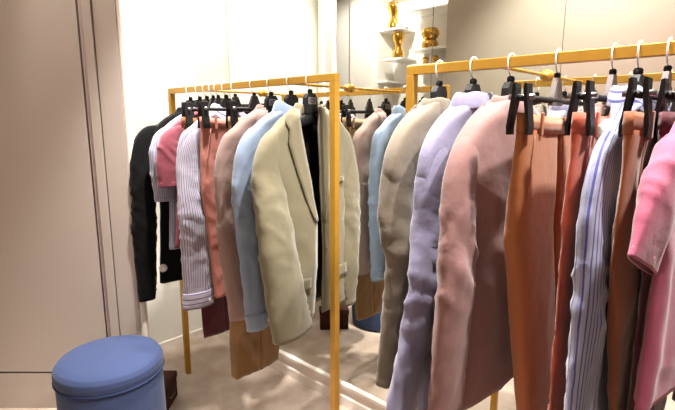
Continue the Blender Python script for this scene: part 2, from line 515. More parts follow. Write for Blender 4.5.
def blazer(name, X, rot, label, mat, face, seed, hem=.64, cuff=.62, group=None, side_args=None, openness=0.02, sh=1.405, size=1.0,
           lining=True, flap_on=True, yshift=0.0, cat='blazer', tags=None, vee=.034, lap=None, thin=1.0, gshift=0.0):
    z0 = hem - .03
    t = empty(name, (X, RY + yshift, z0), math.radians(rot), label, cat, group)
    w = size
    cap = min([.222 + .040] + [a.get('outer', .222) + .94 * a.get('r0', .057) - .013 for a in (side_args or {}).values()]) - .003
    keys = [(1.502, .064, .036, 0, 0), (1.488, .086 * w, .037, 0, 0), (1.460, .140 * w, .038, 0, 0), (sh + .018, .186 * w, .036, 0, 0), (sh - .012, cap - .030, .037, 0, 0), (sh - .052, cap - .010, .038, 0, 0), (sh - .105, cap, .040, 0, 0), (sh - .165, cap - .022, .043, 0, 0), (sh - .25, .190 * w, .048, 0, 0),
            (1.12, .189 * w, .052, 0, 0), (1.05, .190 * w, .052, 0, 0), (.85, .206 * w, .050, 0, 0), (hem, .218 * w, .048, 0, 0)]
    zbtn = 1.08
    def gap(z):
        if z > zbtn: return openness + vee * min(1, (z - zbtn) / (1.50 - zbtn))
        return openness + .010 * max(0, (.85 - z)) / .2
    keys = [(q[0], q[1], q[2] * (thin if i > 1 else 1), q[3], q[4]) for i, q in enumerate(keys)]
    bo, rings = body('body', mat, t, keys, z0, seed, face, gap, gshift=gshift)
    if lining:
        lk = [(q[0] - (.004 if i == 0 else 0), q[1] * .95, q[2] * .86, q[3], q[4]) for i, q in enumerate(keys)]
        lk[-1] = (hem + .02,) + lk[-1][1:]
        body('lining', M['lining'], t, lk, z0, seed, face, lambda z: gap(z) * .9 + .012, gshift=gshift, thick=0, nz=40, n=48)
    parts = {}
    for side in (-1, 1):
        kw = dict(cuffz=cuff, x1=.016, x2=.016, thin=thin)
        if side_args and side in side_args: kw.update(side_args[side])
        pth = sleeve_path(side, sh, .205 * w, **kw)
        so, sr = sleeve('sleeve', mat, t, pth, z0, seed + side * 1.3)
        parts[side] = sr
        c = sr[-4]; cc = sum(c, Vector()) / len(c)
        for q in range(3):
            rg = sr[-4 - q * 2]; p = rg[len(rg) // 4 + 3]
            p = max(rg, key=lambda v: v.x * .8 - v.y * side * .6) if True else p
            disc_button(t, p + Vector((.002, 0, 0)), (.8, -side * .5, 0), M['button'], z0, .006)
    # lapels turned back along the opening and the collar behind the neck
    def edge(z, side):
        rg = min(rings, key=lambda r: abs(r[0].z - z))
        p = rg[-1] if (rg[-1].y * side > rg[0].y * side) else rg[0]
        return p
    for side in (-1, 1):
        Lp, Rp = [], []
        N = 16
        for i in range(N + 1):
            u = i / N; z = 1.488 - (1.488 - zbtn) * u
            p = edge(z, side)
            wd = .012 + .072 * (1 - u) ** .7
            if u < .16: wd = .04 + .20 * u
            if .16 <= u < .24: wd *= .80
            Lp.append(p + Vector((face * .004, -side * .001, 0)))
            rg = min(rings, key=lambda r: abs(r[0].z - z))
            tgt = p.y + side * wd
            q = min((v for v in rg if v.x * face > 0), key=lambda v: abs(v.y - tgt))
            Rp.append(Vector((q.x + face * .007, tgt, z - .012 + .02 * (u < .2))))
        strip_part('lapel', lap or mat, t, Lp, Rp, z0)
    shirt_collar(mat, t, 1.484, z0, face, .066, .036, .024, .046, 1.0, 0, .02)
    if flap_on:
        for side in (-1, 1):
            flap(mat, t, rings, side * .07, side * .17, .86, .05, z0, face)
        flap(mat, t, rings, .07, .15, 1.23, .022, z0, face, 'breast_pocket')
    for z in (1.06, .95):
        p = edge(z, 1)
        disc_button(t, Vector((p.x + face * .003, p.y + .018, p.z)), (face, 0, 0), M['button'], z0, .010)
    if tags:
        for (s, z) in tags:
            p = ringpoint(rings, z, s); security_tag(t, p + Vector((.012, 0, 0)), (1, -.3, 0), z0)
    return t, rings, parts

def shirt(name, X, rot, label, mat, face, seed, hem=.68, cuff=.66, short=False, side_args=None, sh=1.41, size=1.0, tee=False, yshift=0.0, thin=1.0,
          cat='shirt', group=None, collar=True, crew=False, tags=None, cuffs=True, hemtilt=0.0):
    z0 = hem - .05
    t = empty(name, (X, RY + yshift, z0), math.radians(rot), label, cat, group)
    w = size
    cap = min([.222 + .040] + [a.get('outer', .222) + .94 * a.get('r0', .057) - .013 for a in (side_args or {}).values()]) - .003
    keys = [(1.50, .062, .036, 0, 0), (1.486, .086 * w, .036, 0, 0), (1.458, .142 * w, .034, 0, 0), (sh + .016, .186 * w, .031, 0, 0), (sh - .012, cap - .030, .032, 0, 0), (sh - .052, cap - .010, .033, 0, 0), (sh - .105, cap, .034, 0, 0), (sh - .165, cap - .022, .034, 0, 0), (sh - .25, .190 * w, .034, 0, 0), (.95, .198 * w, .036, 0, 0), (hem, .208 * w, .036, 0, 0)]
    keys = [(q[0], q[1], q[2] * (thin if i > 1 else 1), q[3], q[4]) for i, q in enumerate(keys)]
    bo, rings = body('body', mat, t, keys, z0, seed, face, None, amp=.010, k=5, hemtilt=hemtilt)
    for side in (-1, 1):
        kw = dict(cuffz=cuff, r0=.055, r1=.052, rcuff=.043, x1=.008, x2=.008, flat=.5 * thin, thin=thin)
        if side_args and side in side_args: kw.update(side_args[side])
        if short:
            sh_l = kw.get('slen', .24); out = kw.get('outer', .262); rc = kw.get('rcuff', .07); x2 = kw.get('x2', .012)
            pth = [(side * .118, 0, sh + .010, .016, .012), (side * .156, 0, sh - .014, .037, .022),
                   (side * (.6 * out + .075), .004, sh - .07, .056, .026), (side * (.85 * out + .03), x2 * .7, sh - .15, .064, .030), (side * out, x2, sh - sh_l, rc, rc * .5)]
            if kw.get('stick'):
                pth = [(side * .118, 0, sh + .010, .016, .012), (side * .156, 0, sh - .014, .037, .022), (side * .205, .004, sh - .046, .058, .026),
                       (side * .262, .006, sh - .12, .070, .022), (side * .305, .006, sh - .215, .082, .009)]
            so, sr = sleeve('sleeve', mat, t, pth, z0, seed + side)
            cuff_band(mat, t, sr, z0, .018, .0025, 'sleeve_hem')
        else:
            pth = sleeve_path(side, sh, .205 * w, **kw)
            so, sr = sleeve('sleeve', mat, t, pth, z0, seed + side, wr=.0085)
            if cuffs:
                cuff_band(mat, t, sr, z0)
                rg = sr[-3]; p = max(rg, key=lambda v: v.x - .4 * v.y * side)
                disc_button(t, p + Vector((.005, 0, 0)), (1, -.3 * side, 0), M['button_pale'], z0, .006)
    if collar:
        shirt_collar(mat, t, 1.488, z0, face, .068, .044, .032, .046, .35)
        # placket down the front with its buttons
        pl = [p for p in ((min(rg, key=lambda v: abs(v.y) + (0 if v.x * face > 0 else 9))) for rg in rings[2:])]
        pl = [(p.x, p.y, p.z) for p in pl[::3]]
        strip_part('placket', mat, t, [(x + face * .003, -.016, z) for x, y, z in pl], [(x + face * .003, .016, z) for x, y, z in pl], z0, .003)
        for k in range(1, len(pl) - 1, 3):
            x, y, z = pl[k]; disc_button(t, (x + face * .004, 0, z), (face, 0, 0), M['button_pale'], z0, .0055)
    if crew:
        mb = MB(); N = 40
        mb.tube([(.047 * math.sin(2 * PI * i / N) * 1.0, .068 * math.cos(2 * PI * i / N), 1.500 - z0 - .006 * face * math.sin(2 * PI * i / N)) for i in range(N + 1)], .008, 8)
        mb.build('neckband', mat, t, True)
    if tags:
        for (s, z) in tags:
            p = ringpoint(rings, z, s); security_tag(t, p + Vector((.012, 0, 0)), (1, -.2, 0), z0)
    return t, rings

def trousers(name, X, rot, label, mat, seed, hem=.42, wl=-.20, wr=.20, band=None, group=None, legs=None, hemw=None, hemc=None,
             yshift=0.0, thick=.045, top=1.468, tags=None, twist=0.0, front=True, hang=0.0, dep=1.0, crease=1.0):
    """hung flat by the waistband from two clips; leg = (centre s, half width) at the crotch"""
    z0 = hem - .005
    t = empty(name, (X, RY + yshift, z0), math.radians(rot), label, 'trousers', group)
    cs, hw = (wl + wr) / 2, (wr - wl) / 2
    zc = top - .30
    sag = lambda s: -.010 * (1 - ((s - cs) / hw) ** 2)
    kk = [(-(top - .036), hw, .0155), (-(top - .1), hw + .004, .020 * dep), (-(top - .2), hw + .010, .027 * dep), (-zc, hw + .012, .030 * dep)]
    N = 64
    legrings = []
    for li in (0, 1):
        c = cs + (-1, 1)[li] * (hw + .012) * .5; w = (hw + .012) * .5 + .002
        hc = hemc[li] if hemc else c * .92 + cs * .08
        hwid = hemw if hemw else w * .82
        lr = []
        x0 = twist * (1 if li else -1)
        for i in range(72):
            z = (top - .034) + (hem - top + .034) * (i / 71)
            if z > zc:
                h, d = smooth_interp(kk, -z); cc = cs + (-1, 1)[li] * h * .5; ww = h * .5; u = 0.0
                v = (top - .034 - z) / (top - .034 - zc); ex = .38 + .22 * v
            else:
                u = (zc - z) / (zc - hem); v = 1.0; ex = .60 + .05 * u
                cc = c + (hc - c) * u ** .85; ww = w + (hwid - w) * u
                d = (.030 + .004 * math.sin(PI * u) - .004 * u) * dep
            ring = []
            for q in range(44):
                a = 2 * PI * q / 44
                s = cc + ww * spow(math.cos(a), ex); x = x0 * min(1, u * 3) + d * spow(math.sin(a), .7) + hang * u
                p = Vector((x, s, z + (1 - v) * sag(max(wl, min(wr, s)))))
                sgn = 1 if x > x0 * min(1, u * 3) else -1
                am = (.006 * min(1, v * 2.5) + .003 * u) * crease
                gl = Vector((x, s + li * 0, z))
                p.x += sgn * (ridge(gl, seed, am, 8, .22, .1) + ridge(gl, seed + 5, am * .6, 15, .7, .5) + wrinkle(gl, seed, am, 7)) + am * math.sin(3 * a + seed + li * 2 + 2 * u) * .5 * u
                p.x += sgn * .004 * math.exp(-(math.cos(a) / .10) ** 2) * min(1, u * 4)
                p.x -= sgn * .003 * math.exp(-((s - cs) / .02) ** 2) * v * (1 - u)
                p.y += wrinkle(p, seed + 9 + li, .010 * min(1, u * 3), 5)
                ring.append(p)
            lr.append(ring)
        skin('leg', lr, mat, t, True, .002, z0)
        legrings.append(lr)
    # waistband
    bm = band or mat
    br = []
    for z, g in ((top - .042, .9), (top - .042, 1.12), (top - .02, 1.16), (top, 1.12), (top - .001, .85), (top - .03, .8)):
        ring = []
        for q in range(N):
            a = 2 * PI * q / N
            s = cs + (hw + (.002 if g > 1 else -.004)) * spow(math.cos(a), .55); x = .0165 * g * spow(math.sin(a), .55)
            p = Vector((x, s, z + sag(max(wl, min(wr, s))))); p.x += .002 * math.sin(7 * a + seed)
            ring.append(p)
        br.append(ring)
    skin('waistband', br, bm, t, True, 0, z0)
    for s in (wl + hw * .35, wr - hw * .35):
        mb = MB(); mb.box(.017, .0225, s - .006, s + .006, top - .052 - z0, top + .001 - z0, .0015); mb.build('belt_loop', bm, t)
    disc_button(t, (.019, cs + .012, top - .024), (1, 0, 0), M['button'], z0, .008)
    # fly seam and slanted pockets
    mb = MB()
    mb.tube([(.0165 + .0125 * dep * min(1, k / 4.5), cs + .012 - .008 * k / 6, top - .045 - .20 * k / 6 - z0) for k in range(7)], .0012, 6)
    mb.build('fly_seam', mat, t, True)
    for sd in (-1, 1):
        mb = MB()
        mb.tube([(.018 + .006 * k / 6, cs + sd * (hw * (.80 + .17 * k / 6)), top - .05 - .14 * k / 6 - z0) for k in range(7)], .0014, 6)
        mb.build('pocket_welt', mat, t, True)
    if tags:
        for (s, z) in tags: security_tag(t, (.045, s, z), (1, -.5, 0), z0, .024)
    return t

# ------------------------------------------------------------------ hangers
def hook(parent, z0, zlow):
    mb = MB(); r = RW / 2 * 1.415 + .003; zc = RZT - RW / 2
    pts = []
    for i in range(19):
        a = math.radians(-35 + (215) * i / 18)                # from the mirror side over the top to the room side
        pts.append((0, r * math.cos(a), zc + r * math.sin(a) - z0))
    pts += [(0, -r * .96, zc - .012 - z0), (0, -r * .6, zc - .026 - z0), (0, -r * .12, zc - .036 - z0), (0, 0, zc - .046 - z0), (0, 0, zlow - z0)]
    mb.tube(pts, .0016, 8)
    o = mb.build('hook', M['chrome'], parent, True)
    mb = MB(); mb.tube(pts[6:21], .0020, 8); mb.build('hook_sleeve', M['hook_white'], o, True)
    return o

def coat_hanger(X, rot, label, plate=True, yshift=0, wide=.172, group=None, sh=1.405, name='coat_hanger', lab=True):
    z0 = 1.38
    t = empty(name, (X, RY, z0), math.radians(rot), label, 'hanger', group)
    hook(t, z0, 1.555)
    # contoured shoulder bar
    rings = []
    N = 41
    for i in range(N):
        u = -1 + 2 * i / (N - 1); s = u * wide
        zc = 1.474 - (1.474 - sh - .012) * abs(u) ** 1.1 - .012
        h = .011 + .012 * (1 - abs(u)); d = .008 + .008 * abs(u) ** 1.5
        e = .35 if i in (0, N - 1) else 1
        rings.append([Vector((d * e * math.cos(2 * PI * k / 14), s, zc + h * e * math.sin(2 * PI * k / 14))) for k in range(14)])
    skin('shoulder_bar', rings, M['black_plastic'], t, True, 0, z0, capstart=True, capend=True)
    # centre block with the label plate
    mb = MB(); mb.prism([(-.034, 1.478 - z0), (.034, 1.478 - z0), (.030, 1.535 - z0), (.018, 1.552 - z0), (-.018, 1.552 - z0), (-.030, 1.535 - z0)], 'x', -.0095, .0095)
    mb.build('centre_block', M['black_plastic'], t)
    mb = MB(); mb.lathe([(.009, 0), (.010, .004), (.010, .012), (.006, .016)], n=16, z=1.552 - z0); mb.build('swivel_knob', M['black_plastic'], t, True)
    if lab:
        mb = MB(); mb.box(.0096, .012, -.022, .022, 1.512 - z0, 1.538 - z0, .0008); p = mb.build('label_plate', M['plate_grey'], t)
        mb = MB(); mb.tube([(.0125, .013 * math.cos(2 * PI * k / 24), 1.525 - z0 + .0065 * math.sin(2 * PI * k / 24)) for k in range(25)], .0011, 5)
        mb.build('oval_emblem', M['black_plastic'], p, True)
    return t

def clip_hanger(X, rot, label, sl=-.19, sr=.19, plate='plate_dark', group=None, top=1.468, zbar=1.500, name='clip_hanger'):
    z0 = 1.44
    t = empty(name, (X, RY, z0), math.radians(rot), label, 'hanger', group)
    hook(t, z0, 1.556)
    mb = MB(); mb.prism([(-.036, zbar - .012 - z0), (.036, zbar - .012 - z0), (.030, zbar + .012 - z0), (.012, 1.556 - z0), (-.012, 1.556 - z0), (-.030, zbar + .012 - z0)], 'x', -.006, .006)
    mb.build('centre_plate', M[plate], t)
    mb = MB(); mb.lathe([(.007, 0), (.008, .003), (.008, .010), (.005, .013)], n=14, z=1.556 - z0); mb.build('swivel_knob', M['black_plastic'], t, True)
    mb = MB(); mb.tube([(0, sl - .008, zbar - z0), (0, 0, zbar - z0), (0, sr + .008, zbar - z0)], .0075, 10); mb.build('cross_bar', M['black_plastic'], t, True)
    for s in (sl, sr):
        mb = MB()
        for sg in (-1, 1):
            # a jaw: pinch handle above, pad below, bent like a clothes peg
            pr = [(sg * .010, zbar + .032), (sg * .016, zbar + .030), (sg * .018, zbar), (sg * .0255, top - .03), (sg * .0245, top - .048), (sg * .0185, top - .048), (sg * .0190, top - .03), (sg * .009, zbar), (sg * .008, zbar + .022)]
            mb.prism([(x, z - z0) for x, z in pr], 'y', s - .015, s + .015)
        c = mb.build('clip', M['black_plastic'], t)
        mb = MB(); mb.tube([(-.028, s, zbar + .002 - z0), (.028, s, zbar + .002 - z0)], .0065, 10); mb.build('clip_spring', M['clip_grip'], c, True)
    return t

# ------------------------------------------------------------------ the room
MY = 1.654                        # mirror plane
XL = -2.766                       # left wall of the alcove
YB = -1.0                         # wall behind the camera
ZC = 2.95
XR = 2.4
D_P = 2.19                        # distance of the taupe panelling, which stands at 45 degrees
FWH = Vector((-.6793, .7339, 0)); RTV = Vector((.7339, .6793, 0))
def pp(lat, d=0.0): return FWH * (D_P + d) + RTV * lat       # point on the panelling, lat metres right of the camera axis

def st(o): o['kind'] = 'structure'; return o
def wallbox(name, mat, *b, c=0): mb = MB(); mb.box(*b, c); return st(mb.build(name, mat))
wallbox('floor', M['carpet'], -6, XR, YB - .6, MY + .1, -.06, 0)
wallbox('ceiling', M['ceiling'], -6, XR, YB - .6, MY + .1, ZC, ZC + .06)
wallbox('wall_left', M['wall_white'], XL - .1, XL, .53, MY + .1, 0, ZC)
wallbox('wall_mirror_side', M['wall_white'], -6, XR, MY + .012, MY + .1, 0, ZC)
wallbox('wall_right', M['wall_rose'], XR, XR + .1, YB - .6, MY + .1, 0, ZC)

# back wall (seen in the mirror): white run, pilaster, shelf niche, two painted panels
mb = MB(); mb.box(-6, -3.75, YB - .1, YB, 0, ZC); st(mb.build('wall_back_white', M['wall_white']))
mb = MB(); mb.box(-3.75, -3.42, YB - .4, YB + .05, 0, ZC, .006); st(mb.build('trim_1', M['wall_white']))
mb = MB(); mb.box(-3.42, -2.5, YB - .42, YB - .36, 0, ZC); st(mb.build('wall_niche', M['wall_white']))
mb = MB(); mb.box(-2.52, -1.415, YB - .42, YB, 0, ZC); st(mb.build('wall_back', M['wall_back']))
mb = MB(); mb.box(-1.409, XR, YB - .1, YB + .002, 0, ZC); st(mb.build('wall_back_rose', M['wall_rose']))
mb = MB(); mb.box(-1.416, -1.408, YB - .1, YB - .006, 0, ZC); st(mb.build('trim_2', M['groove']))
mb = MB(); mb.box(-6.1, -6, YB - .6, MY + .1, 0, ZC); st(mb.build('wall_far_left', M['wall_white']))

# taupe panelling at 45 degrees: a door leaf, beaded trim and a pilaster
def slab(name, mat, l0, l1, d0, d1, z0, z1, kind=True, parent=None):
    mb = MB(); P = [pp(l0, d0), pp(l1, d0), pp(l1, d1), pp(l0, d1)]
    mb.prism([(p.x, p.y) for p in P], 'z', z0, z1)
    o = mb.build(name, mat, parent)
    return st(o) if kind and not parent else o
def lat(px): return (px - 337.5) / 470 * 2.181
leaf = slab('door_1', M['panel'], -3.4, lat(89), 0, .05, .203, ZC)
slab('trim_3', M['panel'], -3.4, lat(89), 0, .05, 0, .192)
slab('trim_4', M['groove'], -3.4, lat(89), .008, .04, .186, .21)
slab('trim_5', M['groove'], lat(88.6), lat(91.5), .014, .06, 0, ZC)
slab('trim_6', M['bead'], lat(91.5), lat(94.5), -.004, .06, 0, ZC)
slab('trim_7', M['groove'], lat(94.5), lat(95.6), .010, .06, 0, ZC)
slab('trim_8', M['panel'], lat(95.6), lat(104), -.012, .06, 0, ZC)
slab('trim_9', M['groove'], lat(104), lat(105.4), .008, .06, 0, ZC)
slab('wall_pilaster', M['panel'], lat(105.4), lat(127), -.006, .07, 0, ZC)
slab('wall_pilaster_back', M['wall_white'], -1.66, lat(127), .07, .09, 0, ZC)
mb = MB(); q = pp(lat(129.4), .012); mb.lathe([(.017, 0), (.017, ZC)], q.x, q.y, 20); st(autosmooth(mb.build('trim_10', M['trim'])))

# skirting on the left wall and the stepped white plinth under the mirror
mb = MB(); mb.prism([(XL, 0), (XL + .010, 0), (XL + .010, .035), (XL + .004, .040), (XL, .04)], 'y', 1.0, MY - .01); st(mb.build('baseboard_left', M['trim']))
XM0 = -2.39
mb = MB()
mb.prism([(MY + .012, 0), (MY - .012, 0), (MY - .012, .050), (MY - .006, .056), (MY - .004, .060), (MY - .004, .100), (MY - .014, .104), (MY - .014, .120), (MY - .008, .126), (MY + .012, .126)], 'x', XL + .01, XR)
st(mb.build('baseboard_mirror_side', M['trim']))

# mirror: tall panels butted together with thin dark seams
seams = [XM0, -1.028, .34, 1.7]
for i in range(3):
    mb = MB(); mb.box(seams[i] + .0015, seams[i + 1] - .0015, MY, MY + .008, .126, ZC - .02)
    o = mb.build('wall_mirror', M['mirror'])
    tag(o, ['tall frameless mirror panel behind the left clothes rack, left of the dark vertical seam', 'tall frameless mirror panel behind the right clothes rack, right of the dark vertical seam',
            'tall frameless mirror panel further right, beyond the near end of the right clothes rack'][i], 'mirror', 'mirror panels of the back wall')
mb = MB()
for x in seams: mb.box(x - .0015, x + .0015, MY + .001, MY + .010, .126, ZC - .02)
st(mb.build('trim_11', M['seam']))

# ------------------------------------------------------------------ clothes racks
def rack(x0, x1, label):
    t = empty('clothes_rack', (x0, RY, 0), 0, label, 'clothes rack', 'gold clothes racks against the mirror')
    h = RW / 2; Lx = x1 - x0
    for x in (h, Lx - h):
        mb = MB(); mb.box(x - h, x + h, -h, h, 0, RZT - RW, .0012); mb.build('post', M['rail'], t)
    mb = MB(); mb.box(0, Lx, -h, h, RZT - RW, RZT, .0012); mb.build('top_rail', M['rail'], t)
    for x in (.285, Lx - .285):
        mb = MB(); mb.tube([(x, h, RZT - RW + .008), (x, MY - RY - .012, RZT - RW + .008)], .0055, 12); br = mb.build('wall_brace', M['rail'], t, True)
        mb = MB(); mb.lathe([(.008, 0), (.017, .004), (.019, .012), (.017, .020), (.008, .024), (.006, .028)], n=20)
        mb.v = [(v[0] + x, MY - RY - v[2], v[1] + RZT - RW + .008) for v in mb.v]
        mb.build('wall_flange', M['rail'], br, True)
    return t
rack(-2.372, -1.172, 'left gold metal clothes rack, its whole top rail in view')
rack(-.868, .34, 'right gold metal clothes rack, its rail running out of the photo')

# ------------------------------------------------------------------ stool and box
t = empty('pouf', (-1.98, .705, 0), .3, 'round blue velvet pouf on the carpet in the lower left corner', 'pouf')
mb = MB(); R = .208
prof = [(R - .02, .005), (R - .006, .012), (R, .03), (R + .002, .1), (R + .003, .22), (R + .001, .345), (R - .002, .372), (R - .006, .378)]
def lathe_uv(name, prof, mat, parent, n=96, wr=.002, seed=1, caps=True):
    rings = []
    pr = []; prof = [(r, z * 1.045) for r, z in prof]
    for i in range(len(prof) - 1):
        for k in range(4):
            u = k / 4; pr.append((prof[i][0] + (prof[i + 1][0] - prof[i][0]) * u, prof[i][1] + (prof[i + 1][1] - prof[i][1]) * u))
    pr.append(prof[-1])
    for r, z in pr:
        ring = []
        for i in range(n):
            a = 2 * PI * i / n; p = Vector((r * math.cos(a), r * math.sin(a), z))
            p += p.normalized() * wrinkle(p, seed, wr, 9); ring.append(p)
        rings.append(ring)
    return skin(name, rings, mat, parent, True, 0, 0, capstart=caps, capend=caps)
lathe_uv('side', prof, M['velvet'], t)
lathe_uv('cushion', [(R - .006, .378), (R + .004, .386), (R + .007, .405), (R + .005, .425), (R - .006, .441), (R - .03, .451), (R - .08, .458), (R - .15, .461), (.02, .462), (.002, .462)], M['velvet'], t, wr=.004, seed=4)
mb = MB(); mb.tube([((R + .003) * math.cos(2 * PI * k / 72), (R + .003) * math.sin(2 * PI * k / 72), .398) for k in range(73)], .006, 8); mb.build('piping', M['velvet_piping'], t, True)
for k in range(4):
    a = PI / 4 + k * PI / 2; mb = MB(); mb.lathe([(.016, 0), (.018, .006)], .17 * math.cos(a), .17 * math.sin(a), 14); mb.build('foot', M['black_plastic'], t)

t = empty('storage_box', (-2.165, 1.007, 0), math.radians(42.8), 'small dark brown box on the carpet behind the blue pouf', 'box')
mb = MB(); mb.box(-.046, .046, -.10, .10, 0, .105, .004); mb.build('box_body', M['espresso'], t)
mb = MB(); mb.box(-.049, .049, -.104, .104, .106, .142, .004); mb.build('lid', M['espresso'], t)
mb = MB(); mb.tube([(.045, -.03, .06), (.058, -.026, .06), (.058, .026, .06), (.045, .03, .06)], .004, 8); mb.build('handle', M['espresso_top'], t, True)

# ------------------------------------------------------------------ shelves and gold vases, seen in the mirror
YN = YB - .36
def shelf(x0, x1, z, label, dep=.30):
    o = MB(); o.box(x0, x1, YN, YN + dep, z - .022, z, .002); o = o.build('wall_shelf', M['white_gloss'])
    return tag(o, label, 'shelf', 'white shelves in the mirrored niche')
def vase(x, y, z, s, label, squat=False, mat='gold'):
    t = empty('gold_vase', (x, y, z), 0, label, 'vase', 'gold vases in the mirrored niche')
    mb = MB()
    if squat: pr = [(.05, 0), (.085, .01), (.095, .05), (.08, .085), (.06, .10), (.082, .12), (.098, .16), (.09, .20), (.07, .215)]
    else: pr = [(.055, 0), (.07, .01), (.072, .05), (.05, .10), (.034, .14), (.05, .18), (.07, .23), (.072, .27), (.06, .285)]
    mb.lathe([(r * s, h * s) for r, h in pr], n=24); autosmooth(mb.build('bowl', M[mat], t), 50)
    mb = MB(); n = 24
    mb.tube([(pr[-1][0] * s * math.cos(2 * PI * k / n), pr[-1][0] * s * math.sin(2 * PI * k / n), pr[-1][1] * s) for k in range(n + 1)], .006 * s, 8); mb.build('rim', M[mat], t, True)
    return t
shelf(-3.42, -3.12, 2.455, 'upper left white shelf under the tall gold vase, in the mirror')
shelf(-3.36, -3.10, 2.135, 'middle white shelf under the hourglass gold vase, in the mirror')
shelf(-3.00, -2.54, 2.20, 'right white shelf under the squat gold vase, in the mirror')
shelf(-3.00, -2.54, 2.045, 'lowest right white shelf under two small gold pots, in the mirror')
shelf(-3.05, -2.54, 2.60, 'topmost empty white shelf at the right of the niche, in the mirror')
shelf(-3.42, -3.28, 1.90, 'short low white shelf at the left of the niche, in the mirror')
VY = YN + .19
vase(-3.29, VY, 2.455, .98, 'tall gold vase on the upper left shelf, in the mirror')
vase(-3.17, VY, 2.455, .90, 'tall pale vase beside the gold one on the upper left shelf', mat='white_gloss')
vase(-3.22, VY, 2.135, .96, 'hourglass gold vase on the middle shelf, in the mirror')
vase(-2.81, VY, 2.20, .95, 'squat gold vase on the right shelf, in the mirror', True)
vase(-2.86, VY, 2.045, .36, 'left small gold pot on the lowest right shelf', True)
vase(-2.74, VY, 2.045, .36, 'right small gold pot on the lowest right shelf', True)

# ------------------------------------------------------------------ left rack, from its near end
GL = 'clothes hanging on the left gold rack'; GR = 'clothes hanging on the right gold rack'
HL = 'hangers on the left gold rack'; HR = 'hangers on the right gold rack'
coat_hanger(-1.312, 2, 'black hanger with a grey plate inside the open beige blazer on the left rack', group=HL)
blazer('blazer', -1.312, 2, 'open beige linen blazer hanging nearest the middle gold post, front facing out', M['beige'], 1, 1.0, hem=0.69, cuff=.665, group=GL, openness=.014,
       side_args={-1: dict(r0=.066, r1=.070, rcuff=.080, outer=.225, x1=.03, x2=.06, cuffs=.165, el=(.225, .045)), 1: dict(r0=.056, rcuff=.05, outer=.21, cuffs=.2, cuffz=.66)}, vee=.04, gshift=.045)
coat_hanger(-1.419, 0, 'black hanger holding the pale blue shirt on the left rack', group=HL, lab=False)
shirt('shirt', -1.419, 0, 'pale blue shirt between the beige and the blush blazer on the left rack', M['blue_shirt'], 1, 2.0, hem=.70, cuff=.655, group=GL,
      side_args={-1: dict(r0=.058, r1=.05, outer=.225, cuffs=.205, rcuff=.04, x2=.02)})
coat_hanger(-1.541, 0, 'black hanger with grey plate holding the blush blazer on the left rack', group=HL)
blazer('blazer', -1.541, 0, 'dusty blush blazer behind the pale blue shirt on the left rack', M['blush'], 1, 3.0, hem=.70, cuff=.66, group=GL,
       side_args={-1: dict(outer=.225, cuffs=.20, r0=.055, rcuff=.045)})
clip_hanger(-1.654, -2, 'black clip hanger holding the camel trousers on the left rack', -.115, .2, group=HL)
trousers('trousers', -1.654, -2, 'camel trousers with a wide straight hem, longest garment on the left rack', M['camel'], 4.0, hem=.315, wl=-.13, wr=.22, band=M['cream_band'], group=GL,
         legs=((-.035, .10), (.085, .10)), hemw=.066, hemc=(-.098, .02), hang=.0)
clip_hanger(-1.791, 0, 'black clip hanger holding the salmon trousers on the left rack', -.165, .165, group=HL)
trousers('trousers', -1.791, 0, 'salmon pink trousers clipped by the waistband on the left rack', M['salmon'], 5.0, hem=.66, wl=-.18, wr=.18, group=GL, hemw=.06, tags=[(.10, 1.44)], dep=.6)
coat_hanger(-1.862, 0, 'black hanger holding the purple pinstripe shirt on the left rack', group=HL, lab=False)
shirt('shirt', -1.862, 0, 'white shirt with purple pinstripes hanging between salmon and rust trousers on the left rack', M['stripe'], 1, 6.0, hem=.76, cuff=.625, group=GL,
      side_args={-1: dict(r0=.062, r1=.074, rcuff=.064, outer=.212, cuffs=.215, x1=.02, x2=.03, el=(.20, .03))}, thin=0.8)
clip_hanger(-1.925, 0, 'black clip hanger holding the rust trousers on the left rack', -.165, .165, group=HL)
trousers('trousers', -1.925, 0, 'rust brown trousers hidden behind the pinstripe shirt on the left rack', M['brown'], 7.0, hem=.60, wl=-.185, wr=.18, group=GL, hemw=.065, hemc=(-.055, .06), dep=.6)
clip_hanger(-1.968, 0, 'black clip hanger holding the maroon trousers on the left rack', -.13, .165, group=HL)
trousers('trousers', -1.968, 0, 'maroon trousers showing only their dark hem below the pinstripe shirt on the left rack', M['maroon'], 27.0, hem=.39, wl=-.14, wr=.18, group=GL, hemw=.065, hemc=(-.045, .07), dep=.4)
coat_hanger(-2.022, 0, 'black hanger holding the raspberry t-shirt on the left rack', group=HL, lab=False)
shirt('t_shirt', -2.022, 0, 'raspberry short-sleeved t-shirt beside the pinstripe shirt on the left rack', M['tee'], 1, 8.0, hem=.86, short=True, collar=False, crew=True, cat='t-shirt', group=GL,
      side_args={-1: dict(outer=.205, slen=.255, rcuff=.058)}, thin=0.6)
coat_hanger(-2.085, 0, 'black hanger holding the lilac striped shirt on the left rack', group=HL, lab=False)
shirt('shirt', -2.085, 0, 'lilac striped short-sleeved shirt between the black jacket and the raspberry t-shirt', M['lilac_stripe'], 1, 9.0, hem=.84, short=True, group=GL,
      side_args={-1: dict(outer=.205, slen=.33, rcuff=.05)}, thin=0.6)
coat_hanger(-2.17, -4, 'black hanger bare at the shoulder, farthest on the left rack, holding the black jacket', group=HL, lab=False, wide=.24, sh=1.405)
blazer('jacket', -2.17, -4, 'black jacket with a round white tag, farthest on the left rack beside the white wall', M['black'], 1, 10.0, hem=.65, cuff=.585, group=GL, cat='jacket',
       side_args={-1: dict(outer=.265, cuffs=.29, r0=.058, rcuff=.04, el=(.275, .01))}, lining=False, flap_on=False, tags=[(-.225, .735)], thin=0.85)

